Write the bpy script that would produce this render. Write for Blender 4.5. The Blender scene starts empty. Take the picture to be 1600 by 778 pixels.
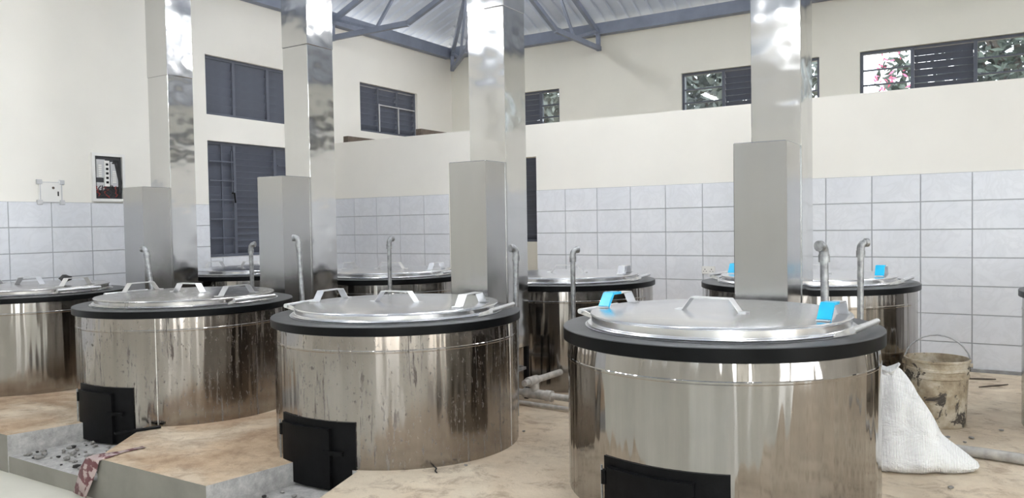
import bpy, bmesh, math, random
from mathutils import Vector, Matrix
random.seed(7)
PI = math.pi
scene = bpy.context.scene
COL = scene.collection

# ------------------------------------------------------------------ camera
def cam_axes(yaw, pitch, roll):
    cy, sy, cp, sp = math.cos(yaw), math.sin(yaw), math.cos(pitch), math.sin(pitch)
    f = Vector((sy*cp, cy*cp, sp)); r0 = Vector((cy, -sy, 0)); u0 = r0.cross(f)
    r = math.cos(roll)*r0 + math.sin(roll)*u0
    u = -math.sin(roll)*r0 + math.cos(roll)*u0
    return r, u, f
_r, _u, _f = cam_axes(-.5552, -.0316, -.0166)
cd = bpy.data.cameras.new('camera'); cam = bpy.data.objects.new('camera', cd); COL.objects.link(cam)
cd.sensor_width = 36; cd.sensor_fit = 'HORIZONTAL'; cd.lens = 1212.3/1600*36; cd.clip_end = 200
M = Matrix((_r, _u, -_f)).transposed().to_4x4(); M.translation = Vector((4.1537, -7.8756, 1.3572))
cam.matrix_world = M
scene.camera = cam

# ------------------------------------------------------------------ sky, exposure
w = bpy.data.worlds.new('overcast_sky'); scene.world = w; w.use_nodes = True
bg = w.node_tree.nodes['Background']; bg.inputs[0].default_value = (.93, .97, 1, 1); bg.inputs[1].default_value = 3.6
scene.view_settings.view_transform = 'Standard'; scene.view_settings.look = 'None'
scene.view_settings.gamma = 1; scene.view_settings.use_curve_mapping = False
scene.view_settings.exposure = 1.03
TUBE = 34.0          # brightness of the fluorescent tubes

# ------------------------------------------------------------------ materials
MAT = {}
def nodes(name):
    m = bpy.data.materials.new(name); m.use_nodes = True; MAT[name] = m
    nt = m.node_tree; return m, nt, nt.nodes['Principled BSDF']
def N(nt, t, **kw):
    n = nt.nodes.new(t)
    for k, v in kw.items():
        if k in n.inputs: n.inputs[k].default_value = v
        else: setattr(n, k, v)
    return n
def coords(nt, scale=(1, 1, 1), kind='Object'):
    tc = N(nt, 'ShaderNodeTexCoord'); mp = N(nt, 'ShaderNodeMapping'); mp.inputs['Scale'].default_value = scale
    nt.links.new(tc.outputs[kind], mp.inputs['Vector']); return mp.outputs[0]
def noise(nt, vec, scale=5, detail=4, rough=.55, dist=0):
    n = N(nt, 'ShaderNodeTexNoise'); n.inputs['Scale'].default_value = scale; n.inputs['Detail'].default_value = detail
    n.inputs['Roughness'].default_value = rough; n.inputs['Distortion'].default_value = dist
    nt.links.new(vec, n.inputs['Vector']); return n.outputs['Fac']
def ramp(nt, fac, stops):
    r = N(nt, 'ShaderNodeValToRGB'); e = r.color_ramp.elements
    while len(e) < len(stops): e.new(.5)
    for i, (p, c) in enumerate(stops):
        e[i].position = p; e[i].color = (*c, 1) if len(c) == 3 else c
    nt.links.new(fac, r.inputs[0]); return r.outputs[0]
def g3(v): return (v, v, v)
def mixc(nt, fac, a, b, mode='MIX'):
    m = N(nt, 'ShaderNodeMix', data_type='RGBA', blend_type=mode)
    for s, v in ((m.inputs[0], fac), (m.inputs[6], a), (m.inputs[7], b)):
        if hasattr(v, 'links') or hasattr(v, 'is_linked'): nt.links.new(v, s)
        else: s.default_value = v if not isinstance(v, tuple) else (*v, 1)
    return m.outputs[2]
def bump(nt, b, height, strength=.2, dist=.01):
    n = N(nt, 'ShaderNodeBump'); n.inputs['Strength'].default_value = strength; n.inputs['Distance'].default_value = dist
    nt.links.new(height, n.inputs['Height']); nt.links.new(n.outputs[0], b.inputs['Normal'])
def simple(name, col, rough=.5, metal=0, var=.12, scale=8, bumps=.1, bd=.003, spec=.5):
    m, nt, b = nodes(name); v = coords(nt)
    f = noise(nt, v, scale)
    lo = tuple(c*(1-var) for c in col); hi = tuple(min(1, c*(1+var)) for c in col)
    nt.links.new(ramp(nt, f, [(.3, lo), (.7, hi)]), b.inputs['Base Color'])
    b.inputs['Roughness'].default_value = rough; b.inputs['Metallic'].default_value = metal; b.inputs['Specular IOR Level'].default_value = spec
    if bumps: bump(nt, b, noise(nt, v, scale*6, 3), bumps, bd)
    return m
simple('plaster', (.84, .815, .755), .75, 0, .025, 1.3, .05, .002)
simple('plaster_inner', (.80, .78, .70), .75, 0, .025, 1.3, .05, .002)
simple('grout', (.42, .43, .45), .9, 0, .1, 9)
simple('skirting_mortar', (.33, .33, .33), .95, 0, .2, 12, .5, .01)
simple('slate_paint', (.095, .105, .135), .45, 0, .1, 5, .05)
simple('truss_paint', (.24, .27, .345), .55, 0, .12, 4, .05)
simple('galvanized', (.36, .365, .37), .4, .8, .35, 30, .2, .002)
simple('pipe_dusty', (.52, .49, .45), .6, .35, .25, 25, .3, .003)
simple('black_iron', (.0045, .0045, .005), .5, 0, .4, 18, .25, .002, .12)
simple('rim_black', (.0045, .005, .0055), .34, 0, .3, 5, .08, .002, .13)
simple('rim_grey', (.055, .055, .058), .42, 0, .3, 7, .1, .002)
simple('white_plastic', (.80, .79, .76), .4, 0, .04, 6, .05)
simple('grey_plastic', (.55, .55, .56), .45, 0, .08, 12, .05)
simple('dark_cavity', (.05, .05, .055), .7, 0, .3, 9)
simple('wire_black', (.02, .02, .022), .5, 0, .2, 9)
simple('wire_red', (.35, .04, .03), .5, 0, .2, 9)
simple('wood_dark', (.11, .085, .065), .75, 0, .35, 14, .4, .004)
simple('stone_grey', (.30, .285, .265), .9, 0, .3, 20, .6, .006)
simple('charcoal', (.03, .028, .027), .9, 0, .4, 20, .6, .006)
simple('blue_tape', (.02, .48, .80), .25, 0, .10, 14, .05)
simple('leaf_green', (.055, .07, .05), .55, 0, .5, 2, 0)
simple('leaf_grey', (.085, .095, .08), .55, 0, .5, 2, 0)
simple('petal_pink', (.80, .12, .22), .6, 0, .3, 5, 0)
simple('bark', (.12, .09, .07), .9, 0, .3, 9, .5, .01)
simple('ground_outside', (.25, .20, .13), .95, 0, .3, 2, .3, .02)
simple('hose_grey', (.36, .34, .31), .65, 0, .25, 22, .3, .004)
simple('cream_floor', (.62, .60, .52), .45, 0, .05, 2.5, .05, .002)

def roof_mat():
    m, nt, b = nodes('roof_sheet'); v = coords(nt)
    nt.links.new(ramp(nt, noise(nt, v, 1.6), [(.3, (.56, .62, .74)), (.7, (.68, .74, .85))]), b.inputs['Base Color'])
    b.inputs['Roughness'].default_value = .5
roof_mat()
def tile_mat():
    m, nt, b = nodes('tile_marble'); tc = N(nt, 'ShaderNodeTexCoord'); oi = N(nt, 'ShaderNodeObjectInfo')
    ad = N(nt, 'ShaderNodeVectorMath', operation='MULTIPLY_ADD')
    cb = N(nt, 'ShaderNodeCombineXYZ')
    for i in range(3): nt.links.new(oi.outputs['Random'], cb.inputs[i])
    ad.inputs[1].default_value = (9, 7, 5); nt.links.new(cb.outputs[0], ad.inputs[0]); nt.links.new(tc.outputs['Object'], ad.inputs[2])
    v = ad.outputs[0]
    vein = ramp(nt, noise(nt, v, 4.5, 6, .6, 1.6), [(.42, g3(0)), (.5, g3(1)), (.58, g3(0))])
    cloud = ramp(nt, noise(nt, v, 3), [(.35, (.74, .755, .795)), (.7, (.80, .81, .84))])
    sc = N(nt, 'ShaderNodeMath', operation='MULTIPLY'); nt.links.new(vein, sc.inputs[0]); sc.inputs[1].default_value = .3
    nt.links.new(mixc(nt, sc.outputs[0], cloud, (.63, .64, .665)), b.inputs['Base Color'])
    b.inputs['Roughness'].default_value = .22
tile_mat()
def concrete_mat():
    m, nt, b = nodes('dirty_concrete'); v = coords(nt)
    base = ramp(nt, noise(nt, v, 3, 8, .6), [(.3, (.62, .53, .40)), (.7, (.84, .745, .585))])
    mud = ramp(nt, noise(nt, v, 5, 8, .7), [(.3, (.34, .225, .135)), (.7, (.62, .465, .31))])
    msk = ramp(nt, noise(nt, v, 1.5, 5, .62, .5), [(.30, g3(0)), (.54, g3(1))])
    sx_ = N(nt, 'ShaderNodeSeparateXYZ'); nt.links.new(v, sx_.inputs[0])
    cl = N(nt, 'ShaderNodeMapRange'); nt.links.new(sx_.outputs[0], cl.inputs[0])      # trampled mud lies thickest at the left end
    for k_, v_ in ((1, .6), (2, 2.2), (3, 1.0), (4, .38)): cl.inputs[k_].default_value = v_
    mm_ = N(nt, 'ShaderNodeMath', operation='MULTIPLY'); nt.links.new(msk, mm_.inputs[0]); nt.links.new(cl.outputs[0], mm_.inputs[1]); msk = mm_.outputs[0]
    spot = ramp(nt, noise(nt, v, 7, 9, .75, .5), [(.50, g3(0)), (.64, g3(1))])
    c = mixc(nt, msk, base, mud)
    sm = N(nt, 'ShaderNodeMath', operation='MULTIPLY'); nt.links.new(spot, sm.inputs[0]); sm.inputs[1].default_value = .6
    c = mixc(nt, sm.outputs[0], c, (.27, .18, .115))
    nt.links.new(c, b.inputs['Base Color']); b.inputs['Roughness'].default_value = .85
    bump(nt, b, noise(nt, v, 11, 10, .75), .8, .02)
    m, nt, b = nodes('rough_concrete'); v = coords(nt)
    c = ramp(nt, noise(nt, v, 18, 8, .75), [(.3, (.27, .26, .25)), (.55, (.45, .44, .42)), (.75, (.62, .60, .57))])
    nt.links.new(c, b.inputs['Base Color']); b.inputs['Roughness'].default_value = .95
    bump(nt, b, noise(nt, v, 40, 6, .7), .6, .012)
    m, nt, b = nodes('smooth_screed'); v = coords(nt)
    c = ramp(nt, noise(nt, v, 3, 6, .6), [(.3, (.18, .17, .145)), (.7, (.26, .245, .21))])
    nt.links.new(c, b.inputs['Base Color']); b.inputs['Roughness'].default_value = .6
concrete_mat()
def steel_mat(name, col, rough, streak=.5, wave=.25, wscale=(3, 3, .25), stain=0.0, dirt=0.0, wd=2):
    m, nt, b = nodes(name); b.inputs['Metallic'].default_value = 1
    v1 = coords(nt, (14, 14, .5)); v2 = coords(nt, wscale); v3 = coords(nt)
    lo = tuple(c*(1-.22*streak) for c in col)
    c = ramp(nt, noise(nt, v1, 1, 5, .6), [(.35, lo), (.65, col)])
    r = N(nt, 'ShaderNodeMapRange'); r.inputs[3].default_value = rough*.75; r.inputs[4].default_value = rough*1.35
    nt.links.new(noise(nt, v1, 1.3, 4), r.inputs[0])
    rough_out = r.outputs[0]
    if stain:
        vs = coords(nt, (26, 26, 2.2)); vk = coords(nt, (3.2, 3.2, 1.5))
        drip = ramp(nt, noise(nt, vs, 1, 6, .7, .3), [(.585, g3(0)), (.63, g3(1))])
        area = ramp(nt, noise(nt, vk, 1, 2), [(.40, g3(0)), (.55, g3(1))])
        spk = ramp(nt, noise(nt, coords(nt, (60, 60, 22)), 1, 4, .7), [(.60, g3(0)), (.66, g3(1))])
        mx = mixc(nt, 1.0, drip, spk, 'LIGHTEN'); mx = mixc(nt, 1.0, mx, area, 'MULTIPLY')
        mm = N(nt, 'ShaderNodeMath', operation='MULTIPLY'); nt.links.new(mx, mm.inputs[0]); mm.inputs[1].default_value = stain
        c = mixc(nt, mm.outputs[0], c, (.035, .024, .017))
        om = N(nt, 'ShaderNodeMath', operation='SUBTRACT'); om.inputs[0].default_value = 1; nt.links.new(mm.outputs[0], om.inputs[1]); nt.links.new(om.outputs[0], b.inputs['Metallic'])
        ra = N(nt, 'ShaderNodeMath', operation='MULTIPLY_ADD'); nt.links.new(mm.outputs[0], ra.inputs[0]); ra.inputs[1].default_value = .35
        nt.links.new(rough_out, ra.inputs[2]); rough_out = ra.outputs[0]
    if dirt:
        md = ramp(nt, noise(nt, coords(nt, (2.2, 2.2, 1.2)), 1, 5, .65), [(.42, g3(0)), (.68, g3(1))])
        dm = N(nt, 'ShaderNodeMath', operation='MULTIPLY'); nt.links.new(md, dm.inputs[0]); dm.inputs[1].default_value = dirt
        c = mixc(nt, dm.outputs[0], c, (.30, .26, .22))
    nt.links.new(c, b.inputs['Base Color']); nt.links.new(rough_out, b.inputs['Roughness'])
    if wave: bump(nt, b, noise(nt, v2, 1, wd, .5), wave, .05)
BW_ = (4.2, 4.2, .30)
steel_mat('steel_clean', (.40, .38, .36), .08, .6, .8, BW_, wd=3)
steel_mat('steel_stained', (.40, .37, .345), .15, .7, .8, BW_, stain=1.0, dirt=.35, wd=3)
steel_mat('steel_rear', (.43, .41, .39), .13, .6, .7, BW_, dirt=.3, wd=3)
steel_mat('steel_flue', (.62, .62, .615), .11, .08, .3, (2.4, 2.4, 3.0))
steel_mat('steel_box', (.45, .447, .44), .2, .08, .16, (2.0, 2.0, 1.4))
steel_mat('lid_alu', (.78, .78, .79), .23, .2, .06, (3, 3, 3))
steel_mat('lid_worn', (.60, .59, .58), .24, .5, .10, (4, 4, 4), dirt=.4)
simple('strap_alu', (.78, .78, .79), .33, .9, .08, 12, .1, .002)
simple('weld_line', (.74, .72, .69), .35, .9, .2, 40, .4, .002)

def glass_mat():
    m = bpy.data.materials.new('pane_glass'); m.use_nodes = True; MAT['pane_glass'] = m; nt = m.node_tree
    nt.nodes.clear(); o = N(nt, 'ShaderNodeOutputMaterial'); mx = N(nt, 'ShaderNodeMixShader')
    t = N(nt, 'ShaderNodeBsdfTransparent'); gl = N(nt, 'ShaderNodeBsdfGlossy'); gl.inputs['Roughness'].default_value = .02
    t.inputs[0].default_value = (.86, .89, .90, 1)
    fr = N(nt, 'ShaderNodeFresnel'); fr.inputs[0].default_value = 1.7
    nt.links.new(fr.outputs[0], mx.inputs[0]); nt.links.new(t.outputs[0], mx.inputs[1]); nt.links.new(gl.outputs[0], mx.inputs[2])
    nt.links.new(mx.outputs[0], o.inputs[0])
glass_mat()
def emit_mat(name, col, s):
    m, nt, b = nodes(name); b.inputs['Base Color'].default_value = (*col, 1)
    b.inputs['Emission Color'].default_value = (*col, 1); b.inputs['Emission Strength'].default_value = s
emit_mat('tube_glow', (.96, .98, 1), TUBE)
def bucket_mat():
    m, nt, b = nodes('bucket_grime'); v = coords(nt)
    c = ramp(nt, noise(nt, v, 6, 6, .65), [(.32, (.20, .15, .10)), (.48, (.40, .33, .23)), (.66, (.62, .57, .47))])
    d = ramp(nt, noise(nt, coords(nt, (11, 11, 8)), 1, 6, .7, .8), [(.555, g3(0)), (.60, g3(1))])
    nt.links.new(mixc(nt, d, c, (.07, .06, .05)), b.inputs['Base Color']); b.inputs['Roughness'].default_value = .75
    bump(nt, b, noise(nt, v, 30, 5), .4, .004)
    m, nt, b = nodes('sack_weave'); v = coords(nt)
    c = ramp(nt, noise(nt, v, 4, 4), [(.3, (.72, .71, .69)), (.7, (.84, .83, .81))])
    nt.links.new(c, b.inputs['Base Color']); b.inputs['Roughness'].default_value = .6
    wv = N(nt, 'ShaderNodeTexWave'); wv.inputs['Scale'].default_value = 45; nt.links.new(v, wv.inputs['Vector'])
    mh = N(nt, 'ShaderNodeMath', operation='MULTIPLY_ADD'); nt.links.new(wv.outputs['Fac'], mh.inputs[0]); mh.inputs[1].default_value = .05
    nt.links.new(noise(nt, v, 7, 4, .6, .6), mh.inputs[2]); bump(nt, b, mh.outputs[0], .9, .05)
    m, nt, b = nodes('printed_wrapper'); v = coords(nt)
    sp = ramp(nt, noise(nt, v, 26, 2, .4), [(.50, (.42, .33, .31)), (.56, (.13, .04, .045))])
    nt.links.new(sp, b.inputs['Base Color']); b.inputs['Roughness'].default_value = .5
bucket_mat()

# ------------------------------------------------------------------ mesh helpers
class MB:
    def __init__(s): s.bm = bmesh.new()
    def box(s, a, b):
        x0, y0, z0 = a; x1, y1, z1 = b
        v = [s.bm.verts.new(p) for p in ((x0,y0,z0),(x1,y0,z0),(x1,y1,z0),(x0,y1,z0),(x0,y0,z1),(x1,y0,z1),(x1,y1,z1),(x0,y1,z1))]
        for f in ((3,2,1,0),(4,5,6,7),(0,1,5,4),(1,2,6,5),(2,3,7,6),(3,0,4,7)): s.bm.faces.new([v[i] for i in f])
        return s
    def bar(s, p, q, w, h=None, up=(0, 0, 1)):
        p, q = Vector(p), Vector(q); d = (q-p).normalized(); upv = Vector(up)
        if abs(d.dot(upv)) > .98: upv = Vector((1, 0, 0))
        a = d.cross(upv).normalized()*w/2; b = a.cross(d).normalized()*(h or w)/2
        v = [s.bm.verts.new(c+e*a+g*b) for c in (p, q) for e, g in ((-1,-1),(1,-1),(1,1),(-1,1))]
        for f in ((3,2,1,0),(4,5,6,7),(0,1,5,4),(1,2,6,5),(2,3,7,6),(3,0,4,7)): s.bm.faces.new([v[i] for i in f])
        return s
    def lathe(s, prof, n=64, a0=0, a1=2*PI, cx=0, cy=0):
        full = abs(a1-a0-2*PI) < 1e-6; m = n if full else n+1
        rings = []
        for r, z in prof:
            if r < 1e-6: rings.append([s.bm.verts.new((cx, cy, z))]); continue
            rings.append([s.bm.verts.new((cx+r*math.cos(a0+(a1-a0)*i/n), cy+r*math.sin(a0+(a1-a0)*i/n), z)) for i in range(m)])
        for A, B in zip(rings, rings[1:]):
            for i in range(n):
                j = (i+1) % m
                if len(A) == 1 and len(B) == 1: continue
                if len(A) == 1: s.bm.faces.new((A[0], B[j], B[i]))
                elif len(B) == 1: s.bm.faces.new((A[i], A[j], B[0]))
                else: s.bm.faces.new((A[i], A[j], B[j], B[i]))
        return s
    def arc_panel(s, r0, r1, z0, z1, a0, a1, n=14):
        loops = []
        for i in range(n+1):
            a = a0+(a1-a0)*i/n; c, sn = math.cos(a), math.sin(a)
            loops.append([s.bm.verts.new((r*c, r*sn, z)) for r, z in ((r0,z0),(r1,z0),(r1,z1),(r0,z1))])
        for A, B in zip(loops, loops[1:]):
            for k in range(4): s.bm.faces.new((A[k], B[k], B[(k+1)%4], A[(k+1)%4]))
        s.bm.faces.new(loops[0]); s.bm.faces.new(loops[-1][::-1])
        return s
    def tube(s, pts, r, n=10, cap=True):
        pts = [Vector(p) for p in pts]; rings = []; prev = None
        for i, p in enumerate(pts):
            d = (pts[min(i+1, len(pts)-1)]-pts[max(i-1, 0)]).normalized()
            if prev is None:
                u = Vector((0, 0, 1)) if abs(d.z) < .9 else Vector((1, 0, 0))
                u = (u-d*u.dot(d)).normalized()
            else: u = (prev-d*prev.dot(d)).normalized()
            prev = u; v = d.cross(u); rr = r[i] if isinstance(r, (list, tuple)) else r
            rings.append([s.bm.verts.new(p+rr*(math.cos(2*PI*k/n)*u+math.sin(2*PI*k/n)*v)) for k in range(n)])
        for A, B in zip(rings, rings[1:]):
            for k in range(n): s.bm.faces.new((A[k], A[(k+1)%n], B[(k+1)%n], B[k]))
        if cap: s.bm.faces.new(rings[0][::-1]); s.bm.faces.new(rings[-1])
        return s
    def prism(s, poly, z0, z1):
        A = [s.bm.verts.new((x, y, z0(x, y) if callable(z0) else z0)) for x, y in poly]
        B = [s.bm.verts.new((x, y, z1(x, y) if callable(z1) else z1)) for x, y in poly]
        n = len(poly)
        for i in range(n): s.bm.faces.new((A[i], A[(i+1)%n], B[(i+1)%n], B[i]))
        s.bm.faces.new(A[::-1]); s.bm.faces.new(B); return s
    def xform(s, M): bmesh.ops.transform(s.bm, matrix=M, verts=s.bm.verts); return s
    def bevel(s, w, seg=1):
        bmesh.ops.bevel(s.bm, geom=list(s.bm.edges), offset=w, segments=seg, affect='EDGES', profile=.5); return s
    def mesh(s, name, mat, smooth=False):
        bmesh.ops.recalc_face_normals(s.bm, faces=s.bm.faces)
        me = bpy.data.meshes.new(name); s.bm.to_mesh(me); s.bm.free(); me.materials.append(MAT[mat])
        if smooth:
            for p in me.polygons: p.use_smooth = True
            me.set_sharp_from_angle(angle=math.radians(38 if smooth is True else smooth))
        return me
    def build(s, name, mat, parent=None, loc=None, smooth=False, rz=0):
        return place(name, s.mesh(name, mat, smooth), parent, loc, rz)
def place(name, me, parent=None, loc=None, rz=0):
    o = bpy.data.objects.new(name, me); COL.objects.link(o)
    if loc is not None: o.location = loc
    if rz: o.rotation_euler = (0, 0, rz)
    if parent: o.parent = parent
    return o
def tag(o, label=None, cat=None, group=None, kind=None):
    for k, v in (('label', label), ('category', cat), ('group', group), ('kind', kind)):
        if v: o[k] = v
    return o
def empty(name, loc=(0, 0, 0), rz=0):
    o = bpy.data.objects.new(name, None); COL.objects.link(o); o.location = loc; o.rotation_euler = (0, 0, rz); o.empty_display_size = .1
    return o
def copy_tree(o, parent=None):
    c = o.copy(); COL.objects.link(c); c.parent = parent
    for ch in list(o.children): copy_tree(ch, c)
    return c

# ------------------------------------------------------------------ dimensions
SL = .0233                       # the concrete falls gently towards the partition
def fz(y): return -SL*y
XL, YB, YP = -3.793, 3.04, 0.0   # left wall, back wall, partition face
XR, YF = 9.2, -12.2              # right and front walls (behind the viewer)
ZE = 4.42                        # eaves
FL = -.10                        # cream floor level
R = .71

# ------------------------------------------------------------------ walls
def wall_pieces(mb, u0, u1, z0, z1, t, holes):
    us = sorted({u0, u1, *[h[0] for h in holes], *[h[1] for h in holes]}); zs = sorted({z0, z1, *[h[2] for h in holes], *[h[3] for h in holes]})
    for a, b in zip(us, us[1:]):
        run = None
        for c, d in zip(zs, zs[1:]):
            solid = not any(h[0] <= (a+b)/2 <= h[1] and h[2] <= (c+d)/2 <= h[3] for h in holes)
            if solid: run = (run[0], d) if run else (c, d)
            if (not solid or d == z1) and run: mb.box((a, 0, run[0]), (b, t, run[1])); run = None
def wall(name, loc, rz, u0, u1, z0, z1, t, holes, mat):
    mb = MB(); wall_pieces(mb, u0, u1, z0, z1, t, holes)
    o = mb.build(name, mat, loc=loc, rz=rz); o['kind'] = 'structure'; return o
LW = [(-1.90, -.42, 1.02, 2.42), (-1.90, -.42, 2.73, 3.44), (.75, 2.10, 2.78, 3.50)]
BW = [(-3.10, -1.69, 2.75, 3.50), (.31, 2.20, 2.75, 3.50), (2.69, 4.57, 2.75, 3.50), (5.2, 7.1, 2.75, 3.5), (-3.10, -2.13, 1.07, 2.58)]
wl = wall('wall_left', (XL, 0, 0), PI/2, YF, YB, -.3, 4.25, .2, LW, 'plaster')
wb = wall('wall_back', (0, YB, 0), 0, XL-.2, XR, -.3, 4.35, .2, BW, 'plaster_inner')
wp = wall('wall_partition', (0, YP, 0), 0, XL, 8.0, -.1, 2.52, .14, [(-1.645, -.38, -.1, 2.145)], 'plaster')
FW = [(-2.4, -.9, 1.0, 2.4), (-2.4, -.9, 2.75, 3.5), (5.9, 8.6, FL, 2.6), (3.4, 5.0, 1.0, 2.4), (3.4, 5.0, 2.75, 3.5)]
wf = wall('wall_front', (0, YF-.2, 0), 0, XL-.2, XR+.2, -.3, 4.35, .2, FW, 'plaster')
RW = [(-10.6, -8.9, 1.0, 2.4), (-10.6, -8.9, 2.75, 3.5), (-7.6, -5.2, FL, 2.6), (-3.8, -2.1, 1.0, 2.4), (-3.8, -2.1, 2.75, 3.5), (-.9, .8, 2.75, 3.5)]
wr = wall('wall_right', (XR+.2, 0, 0), PI/2, YF, YB+.2, -.3, 4.35, .2, RW, 'plaster')
gb = MB(); gb.prism([(YF-.2, 4.35), (YB+.2, 4.35), ((YF+YB)/2, 4.35+.42*(YB-YF)/2)], -.1, .1)
gb.xform(Matrix.Rotation(PI/2, 4, 'X')); gb.xform(Matrix.Rotation(PI/2, 4, 'Z'))
tag(gb.build('wall_gable', 'plaster', loc=(XR+.1, 0, 0)), kind='structure')

# wall tiles: each its own piece, joints recessed
def tile_mesh(wd, h):
    b = .0022; t = .011; mb = MB(); g = .0028
    v = [mb.bm.verts.new(p) for p in ((g,0,g),(wd-g,0,g),(wd-g,0,h-g),(g,0,h-g),(g+b,-t,g+b),(wd-g-b,-t,g+b),(wd-g-b,-t,h-g-b),(g+b,-t,h-g-b))]
    for f in ((4,5,6,7),(0,1,5,4),(1,2,6,5),(2,3,7,6),(3,0,4,7),(3,2,1,0)): mb.bm.faces.new([v[i] for i in f])
    return mb.mesh('tile', 'tile_marble')
_tm = {}
def tiles(parent, u0, u1, z0, z1, ustart, zstart, skip=None):
    gm = MB(); gm.box((u0, -.0035, z0), (u1, .002, z1)) if skip is None else None
    if skip is None: gm.build('grout', 'grout', parent)
    else: gm.bm.free()
    k0 = math.floor((u0-ustart)/.4-1e-6); k1 = math.ceil((u1-ustart)/.4+1e-6)
    for k in range(k0, k1):
        a, b = max(u0, ustart+k*.4), min(u1, ustart+(k+1)*.4)
        if b-a < .02: continue
        r = 0
        while True:
            d = zstart-r*.25; c = max(d-.25, z0); d = min(d, z1); r += 1
            if c >= z1: continue
            if d-z0 < .03: break
            key = (round(b-a, 3), round(d-c, 3))
            if key not in _tm: _tm[key] = tile_mesh(*key)
            place('tile', _tm[key], parent, (a, 0, c))
            if c <= z0+1e-6: break
tiles(wp, -.38, 8.0, .012, 1.75, 0.0, 1.75)
tiles(wp, -3.78, -1.648, .012, 1.75, -3.243, 1.75)
tiles(wl, -7.73, -1.902, .16, 1.655, -4.132, 1.655)
tiles(wl, -1.902, -.42, .05, 1.018, -4.132, 1.655)
tiles(wl, -.42, -.012, .02, 1.655, -4.132, 1.655)
sk = MB(); sk.box((-.38, -.03, -.03), (8.0, 0, .03)); 
tag(sk.build('baseboard_partition', 'skirting_mortar', loc=(0, YP, 0)), kind='structure')

# ------------------------------------------------------------------ windows
def window(n, loc, rz, w_, h, cells, mat='slate_paint', depth=.07, lf=.51):
    """cells: list of (x0, x1, kind) ; kind glass / louvre / shutter"""
    root = empty('window_%d' % n, loc, rz); root['kind'] = 'structure'
    f = MB(); t = .035
    f.box((0, 0, 0), (t, depth, h)).box((w_-t, 0, 0), (w_, depth, h)).box((t, 0, 0), (w_-t, depth, t)).box((t, 0, h-t), (w_-t, depth, h))
    f.build('frame', mat, root, (0, .05, 0))
    for i, (a, b, kind) in enumerate(cells):
        if i: MB().box((a-.02, 0, t), (a+.02, depth, h-t)).build('mullion', mat, root, (0, .05, 0))
        a += .022; b -= .022
        if kind == 'glass':
            zs = [t, t+(h-2*t)*.42, t+(h-2*t)*.70, h-t]
            for z in zs[1:-1]: MB().box((a, .01, z-.010), (b, .05, z+.010)).build('glazing_bar', mat, root, (0, .05, 0))
            for z0, z1 in zip(zs, zs[1:]): MB().box((a, .028, z0+.004), (b, .033, z1-.004)).build('pane', 'pane_glass', root, (0, .05, 0))
        elif kind == 'louvre':
            k = max(4, int((h-2*t)/.078)); p = (h-2*t)/k
            me = MB().box((a, -.003, -p*lf), (b, .003, p*lf)).xform(Matrix.Rotation(math.radians(33), 4, 'X')).mesh('louvre_slat', mat)
            for j in range(k): place('louvre_slat', me, root, (0, .085, t+p*(j+.5)))
        else:
            k = max(4, int((h-2*t)/.10)); p = (h-2*t)/k
            me = MB().box((a, -.003, -p*.53), (b, .003, p*.53)).xform(Matrix.Rotation(math.radians(14), 4, 'X')).mesh('louvre_slat', mat)
            for j in range(k): place('louvre_slat', me, root, (0, .085, t+p*(j+.5)))
    return root
def third(w_, g): return [(0, g, 'glass'), (g, w_-g, 'louvre'), (w_-g, w_, 'glass')]
# left wall (local x runs along +Y)
def lw(n, h, cells, **k): return window(n, (XL, h[0], h[2]), PI/2, h[1]-h[0], h[3]-h[2], cells, **k)
w1 = lw(1, LW[1], [(0, .44, 'shutter'), (.44, .97, 'shutter'), (.97, 1.48, 'shutter')])
w2 = lw(2, LW[0], [(0, .42, 'shutter'), (.42, 1.06, 'louvre'), (1.06, 1.48, 'shutter')], lf=.62)
w3 = lw(3, LW[2], [(0, .45, 'louvre'), (.45, .9, 'louvre'), (.9, 1.35, 'louvre')], lf=.52)
# burglar bars and casement handle on the lower left window, thin bars on the far one
for x in (.22, 1.27): MB().box((x-.008, .0, .03), (x+.008, .016, 1.37)).build('security_bar', 'slate_paint', w2, (0, .03, 0))
for j in range(1, 6): MB().box((.03, .0, j*.232-.008), (.40, .014, j*.232+.008)).build('security_bar', 'slate_paint', w2, (0, .016, 0))
for j in range(1, 6): MB().box((1.08, .0, j*.232-.008), (1.45, .014, j*.232+.008)).build('security_bar', 'slate_paint', w2, (0, .016, 0))
MB().tube([(.37, 0, .78), (.37, -.04, .78), (.38, -.045, .66)], .010, 8).build('casement_handle', 'black_iron', w2, (0, .04, 0))
for x in (.36, .385): MB().box((x-.006, 0, .80), (x+.006, .02, 1.30)).build('lock_rod', 'slate_paint', w2, (0, .02, 0))
for x in (.45, .9): MB().box((x-.008, 0, .03), (x+.008, .014, .45)).build('security_bar', 'grey_plastic', w3, (0, .02, 0))
MB().box((.45, 0, .43), (1.3, .014, .444)).build('security_bar', 'grey_plastic', w3, (0, .02, 0))
# back wall
for n, (h, g) in enumerate(((BW[0], .37), (BW[1], .60), (BW[2], .60), (BW[3], .6)), 4):
    window(n, (h[0], YB, h[2]), 0, h[1]-h[0], h[3]-h[2], third(h[1]-h[0], g))
h = BW[4]; window(8, (h[0], YB, h[2]), 0, h[1]-h[0], h[3]-h[2], [(0, .48, 'shutter'), (.48, .97, 'louvre')], lf=.64)
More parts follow.
